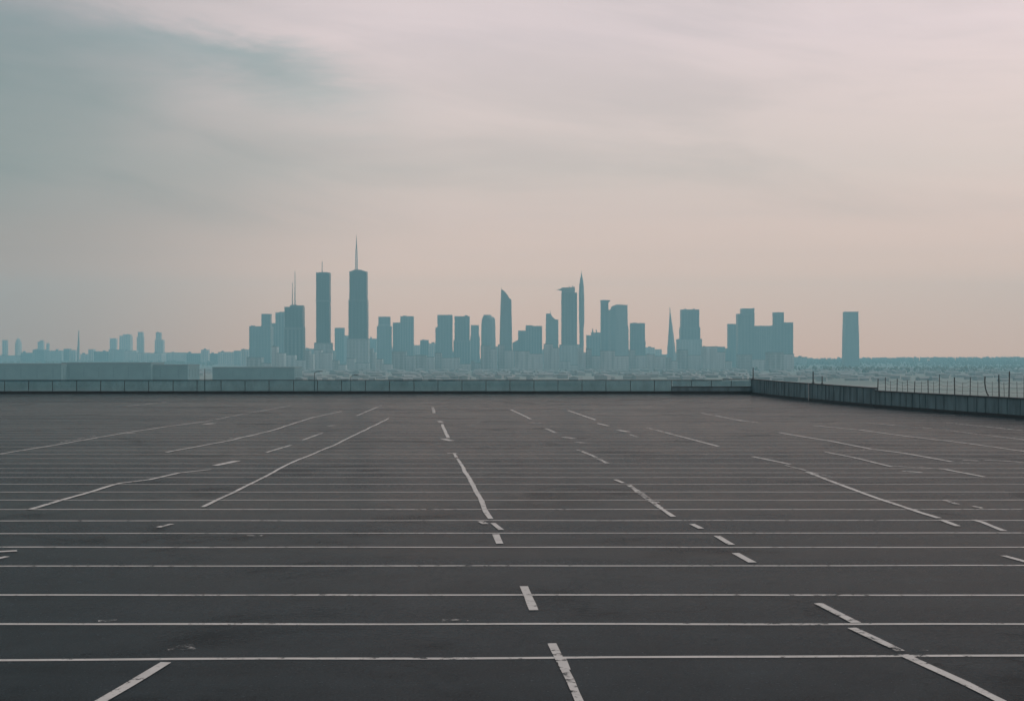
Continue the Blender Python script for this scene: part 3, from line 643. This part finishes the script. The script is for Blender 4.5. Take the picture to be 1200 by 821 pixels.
t = FT('tall_chimney', 'tall thin tapering chimney standing alone on the left skyline', 91.3, 'chimney', 4500); t.frustum('stack', [(89.4, 92.9, None), (90, 92.6, 408), (90.8, 92.3, 395), (91.2, 92.1, 388.4)], 'mast_grey', 10, 5); t.frustum('rim', [(91.1, 92.2, 388.3), (91.1, 92.2, 387.2)], 'mast_grey', 10, 5)
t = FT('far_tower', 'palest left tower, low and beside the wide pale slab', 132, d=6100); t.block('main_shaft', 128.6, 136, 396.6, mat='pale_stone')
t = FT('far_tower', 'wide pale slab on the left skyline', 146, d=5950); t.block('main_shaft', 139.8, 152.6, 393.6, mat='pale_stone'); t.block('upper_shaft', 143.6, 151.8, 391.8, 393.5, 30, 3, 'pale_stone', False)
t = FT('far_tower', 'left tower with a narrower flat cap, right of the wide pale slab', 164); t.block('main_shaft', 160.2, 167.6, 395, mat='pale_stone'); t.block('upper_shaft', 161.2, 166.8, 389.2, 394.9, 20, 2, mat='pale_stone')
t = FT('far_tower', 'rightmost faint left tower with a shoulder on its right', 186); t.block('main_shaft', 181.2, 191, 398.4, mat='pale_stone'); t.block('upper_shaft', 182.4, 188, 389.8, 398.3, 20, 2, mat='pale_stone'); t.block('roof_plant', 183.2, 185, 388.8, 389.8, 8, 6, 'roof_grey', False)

# low blocks along the skyline
LOW = 'low blocks along the skyline'
low = [
 (-8, 24, 416.6, 4700, 'long low block at the left edge below the two leftmost faint towers'), (24.5, 37.5, 413.4, 4700, 'low block right of the faint domed tower'),
 (38, 51.5, 409.8, 4800, 'low stepped block below the very faint stepped-top tower'), (52, 72, 411, 4800, 'low block below the tiny thin tower left of the chimney'),
 (74.5, 81, 408.8, 4700, 'small upright block close on the left of the tall chimney'), (83, 88.5, 410.4, 4750, 'smallest block touching the foot of the tall chimney'),
 (94, 103, 415, 4700, 'flat block just right of the tall chimney'), (103.5, 109.5, 409.4, 4700, 'small raised block between the chimney and the long flat shed'),
 (110, 127, 411.8, 4600, 'low block left of the long flat shed on the left skyline'), (127.2, 145, 409.8, 4700, 'long flat shed below the palest left towers'),
 (145.3, 159.5, 411, 4600, 'low block right of the long flat shed'), (160, 189.5, 413.6, 4600, 'wide low block below the two capped left towers'),
 (190, 218, 413.2, 4800, 'wide low block right of the rightmost faint left tower'), (218.5, 235, 414, 4800, 'plain low block left of the small domed one'),
 (235.5, 244, 410, 4600, 'small raised low block alone on the bare left skyline'), (244.5, 255, 414.4, 4700, 'flat low block right of the small raised one'),
 (255.5, 273.5, 412.6, 4400, 'low dark block with a roof box, left of the stepped end block'), (274, 282, 411, 4400, 'narrow low block near the left foot of the stepped end block'),
 (282.5, 291.6, 409.6, 4000, 'low block touching the left side of the stepped end block'),
 (356, 369.5, 408.8, 4000, 'low block between the twin-antenna tower and the slim flat-topped tower'), (386.5, 392, 411, 4000, 'low block at the right foot of the slim flat-topped tower'),
 (431, 441, 397, 5000, 'pale block at the right foot of the tallest tower'), (456, 462, 408, 4200, 'low block below the gap of the banded and the two-step blocks'),
 (484.5, 492, 404.6, 4300, 'low block just right of the two-step block'), (492.5, 502, 398.6, 4100, 'raised low block midway between the two-step block and the square tower'), (502.5, 511, 402.6, 4200, 'low block at the left foot of the square stepped tower'),
 (527, 535, 412, 4200, 'low block in the slit between the square and the plain tower'), (578, 587, 407, 4200, 'low block between the rounded tower and the sail-shaped tower'),
 (633, 641, 409.5, 4200, 'low block between the wide low block and the notched tower'), (652, 660, 411, 4200, 'low block at the left foot of the crane-topped tower'),
 (683, 689, 414, 4200, 'low block between the needle tower and the chimney block'), (756.6, 767, 407.2, 4500, 'low block at the right foot of the lone square tower by the split one'),
 (767.5, 775.5, 409.4, 4600, 'low block midway between the plain square tower and the pointed spire'), (776, 783, 415.4, 4300, 'lowest block at the left foot of the pointed spire'), (791, 798, 413, 4200, 'low block between the pointed spire and the stepped tower'),
 (822.6, 837, 414, 4400, 'flat low block at the right foot of the stepped tower'), (837.3, 849.8, 406.4, 4300, 'square low block between the stepped tower and the slim slab'),
 (930, 946, 418.4, 4200, 'flat low block at the right foot of the fortress-like block'),
]
rnd = random.Random(4)
for x0, x1, y, d, lab in low:
    d *= 1.08; t = Tower('low_block', lab, d, (x0 + x1) / 2, 'building', LOW)
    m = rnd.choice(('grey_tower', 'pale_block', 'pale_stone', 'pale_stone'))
    t.block('main_block', x0, x1, y, mat=m, depth=max(26, (px(x1, d) - px(x0, d)) * .7), pitch=7)
    if x1 - x0 > 8:
        a = rnd.uniform(x0 + 1, x1 - 5); t.block('roof_plant', a, a + rnd.uniform(2, 3.5), y - rnd.uniform(.8, 2.2), y, 9, 6, 'roof_grey', False)
# paler blocks added before the towers; their light tone stands in for low mist
front = [(289, 317.6, 'stepped block at the left end'), (318.4, 333, 'block of small steps'), (333.6, 357, 'tower with two antennas'), (358, 367, 'gap left of the slim flat-topped tower'),
 (368, 388.6, 'slim flat-topped tower'), (389.4, 405, 'small pale block between the tallest towers'), (406, 432.6, 'tallest tower with the spire'), (433.4, 440, 'gap right of the tallest tower'), (440.8, 458.6, 'tower with the narrower banded top'),
 (459.4, 486, 'two-step block'), (486.8, 508.6, 'gap right of the two-step block'), (509.4, 530.6, 'square tower with a low left step'), (531.4, 551, 'plain tower with the tiny roof box'),
 (551.6, 562.6, 'narrow lower block'), (563.4, 582.4, 'tower with rounded shoulders'), (583.4, 602.4, 'sail-shaped tower'), (603.2, 636, 'wide low block with the left wing'), (637.4, 655.4, 'notched tower'),
 (656.4, 676.8, 'crane-topped tower'), (677.6, 686.8, 'needle tower'), (687.4, 703.6, 'block with two chimneys'), (704.4, 737, 'wide split tower'), (737.8, 757, 'plain square tower right of the split one'),
 (758, 781, 'gap left of the pointed spire'), (781.8, 794, 'pointed spire'), (794.8, 823, 'tower on a stepped base'), (823.8, 850, 'gap left of the slim slab'), (850.8, 864.6, 'slim slab'),
 (865.4, 899, 'left half of the fortress-like block'), (899.8, 931, 'right half of the fortress-like block')]
rnd = random.Random(21)
for x0, x1, what in front:
    d = rnd.uniform(2820, 3080); t = Tower('mist_block', 'added pale low block standing in for mist in front of the ' + what, d, (x0 + x1) / 2, 'building', 'added pale blocks standing in for mist before the towers')
    y = rnd.choice((rnd.uniform(403, 412), rnd.uniform(410, 424))); f = rnd.uniform(.35, .65); m = rnd.choice(('mist_white', 'pale_block')); xm = x0 + (x1 - x0) * f
    t.block('main_block', x0, xm, y, mat=m, depth=28, pitch=11, frac=.28)
    t.block('side_block', xm + .12, x1, y + rnd.uniform(2, 8), mat='mist_white', depth=24, dy=rnd.uniform(1, 4), pitch=11, frac=.28)
    if rnd.random() < .6: t.block('roof_plant', x0 + 1, x0 + 3.2, y - rnd.uniform(.7, 1.4), y, 6, 6, 'roof_grey', False)
# nearer long sheds that make the even band in front of the towers
shed = [(-60, 71.8, 427.0, 1560, 'very long flat warehouse at the left edge beyond the railing'), (72.5, 176.8, 425.8, 1580, 'long warehouse, highest of the left row beyond the railing'),
        (177.5, 220, 428.2, 1590, 'shorter warehouse ending the left row beyond the railing'), (249, 345, 431, 1660, 'long flat hall in front of the stepped end block and the antenna tower'),
        ]
for x0, x1, y, d, lab in shed:
    t = Tower('warehouse', lab, d, (x0 + x1) / 2, 'warehouse', 'warehouses beyond the railing')
    t.block('main_hall', x0, x1, y, mat='shed_wall', depth=60, pitch=17, frac=.10)
    for i in range(max(2, int((x1 - x0) / 22))):
        a = x0 + 4 + (x1 - x0 - 10) * (i + rnd.random() * .6) / max(2, int((x1 - x0) / 22)); t.block('roof_plant', a, a + 2.2, y - rnd.uniform(.3, .6), y, 5, 20, 'roof_grey', False)

# ------------------------------------------------------------------ woods on the plain: far masses of crowns
def woods(name, label, n, spots, hlo, hhi, seed):
    rnd = random.Random(seed); V = []; Fc = []
    tmp = bmesh.new(); bmesh.ops.create_icosphere(tmp, subdivisions=1, radius=1.0); tv = [v.co.copy() for v in tmp.verts]; tf = [[v.index for v in f.verts] for f in tmp.faces]; tmp.free()
    for _ in range(n):
        x, y = spots(rnd)
        g0 = GZ + far_rise(x, y); h = rnd.uniform(hlo, hhi)
        for j in range(3):
            r = h * rnd.uniform(.22, .40); cx, cy = x + rnd.uniform(-.35, .35) * h, y + rnd.uniform(-.35, .35) * h
            cz = g0 + h * (0.30 + 0.25 * j) * rnd.uniform(.85, 1.1); k = len(V)
            for p in tv:
                q = rnd.uniform(.6, 1.2); V.append((cx + p.x * r * q, cy + p.y * r * q, cz + p.z * r * q * rnd.uniform(.9, 1.3)))
            Fc += [[k + i for i in f] for f in tf]
    me = bpy.data.meshes.new(name); me.from_pydata(V, [], Fc); me.materials.append(MATS['foliage']); me.update()
    o = bpy.data.objects.new(name, me); COL.objects.link(o); tag(o, label, 'woods', kind='stuff')
def belt(d0, d1, u0, u1):
    def f(r):
        while True:
            d = r.uniform(d0, d1); u = r.uniform(u0, u1)
            if mnoise.noise(Vector((u * 9, d * .004, d0))) + .35 > r.random() * .8: return (u * d, d)
    return f
woods('woods', 'hazy woods on the right plain beyond the ribbed wall', 1500, belt(2500, 4600, .17, .75), 4, 9, 2)
woods('woods', 'faint far woods along the right horizon', 7000, belt(4500, 6300, -.45, .6), 8, 13.5, 3)
def town(n, seed):
    """small houses with pitched roofs spread over the plain, their pale tone stands in for low mist"""
    rnd = random.Random(seed); wall, roof = MB(), MB()
    for _ in range(n):
        d = rnd.uniform(1600, 3100); u = rnd.uniform(-.42, .75); x = u * d
        if u < -.15 and d < 1800: continue
        g0 = GZ + far_rise(x, d) - .6; w, l, h = rnd.uniform(7, 20), rnd.uniform(8, 12), rnd.uniform(2.6, 5.2)
        a = rnd.choice((0, .3, -.4, 1.2)); ca, sa = math.cos(a), math.sin(a)
        P = lambda p, q, z: (x + p * ca - q * sa, d + p * sa + q * ca, g0 + z)
        wall.loft([[P(-w/2, -l/2, z), P(w/2, -l/2, z), P(w/2, l/2, z), P(-w/2, l/2, z)] for z in (0, h)])
        e, t = .5, rnd.uniform(.3, 1.8)
        roof.loft([[P(-w/2-e, -l/2-e, h+.01), P(w/2+e, -l/2-e, h+.01), P(w/2+e, l/2+e, h+.01), P(-w/2-e, l/2+e, h+.01)],
                   [P(-w/2, -.4, h+t), P(w/2, -.4, h+t), P(w/2, .4, h+t), P(-w/2, .4, h+t)]])
    o = wall.build('mist_houses', MATS['house_wall']); tag(o, 'indistinct added low houses, coloured pale for low mist, across the plain between the railing and the towers', kind='stuff')
    roof.build('roofs', MATS['house_roof'], o); o.children[0]['kind'] = 'stuff'
mat_plain('house_wall', (0.27, 0.27, 0.265), 0.8, 0.0, 0.3, 0.02); mat_plain('house_roof', (0.21, 0.205, 0.20), 0.9, 0.0, 0.25, 0.02)  # house tones kept pale, standing in for mist low on the plain
town(1500, 6)

# ------------------------------------------------------------------ the haze
k = MB(); k.box(-6900, 6900, -2400, 6500, GZ - 7, 345.0); hz = k.build('haze', bpy.data.materials.new('haze_air')); tag(hz, kind='stuff')
hm = hz.data.materials[0]; hm.use_nodes = True; hm.node_tree.nodes.clear(); g = NT(hm.node_tree)
v = g.n('ShaderNodeVolumePrincipled'); v.inputs['Color'].default_value = HAZE_COLOR; v.inputs['Density'].default_value = HAZE_DENSITY; v.inputs['Anisotropy'].default_value = 0.0
o = g.n('ShaderNodeOutputMaterial'); g.link(v.outputs[0], o.inputs['Volume'])
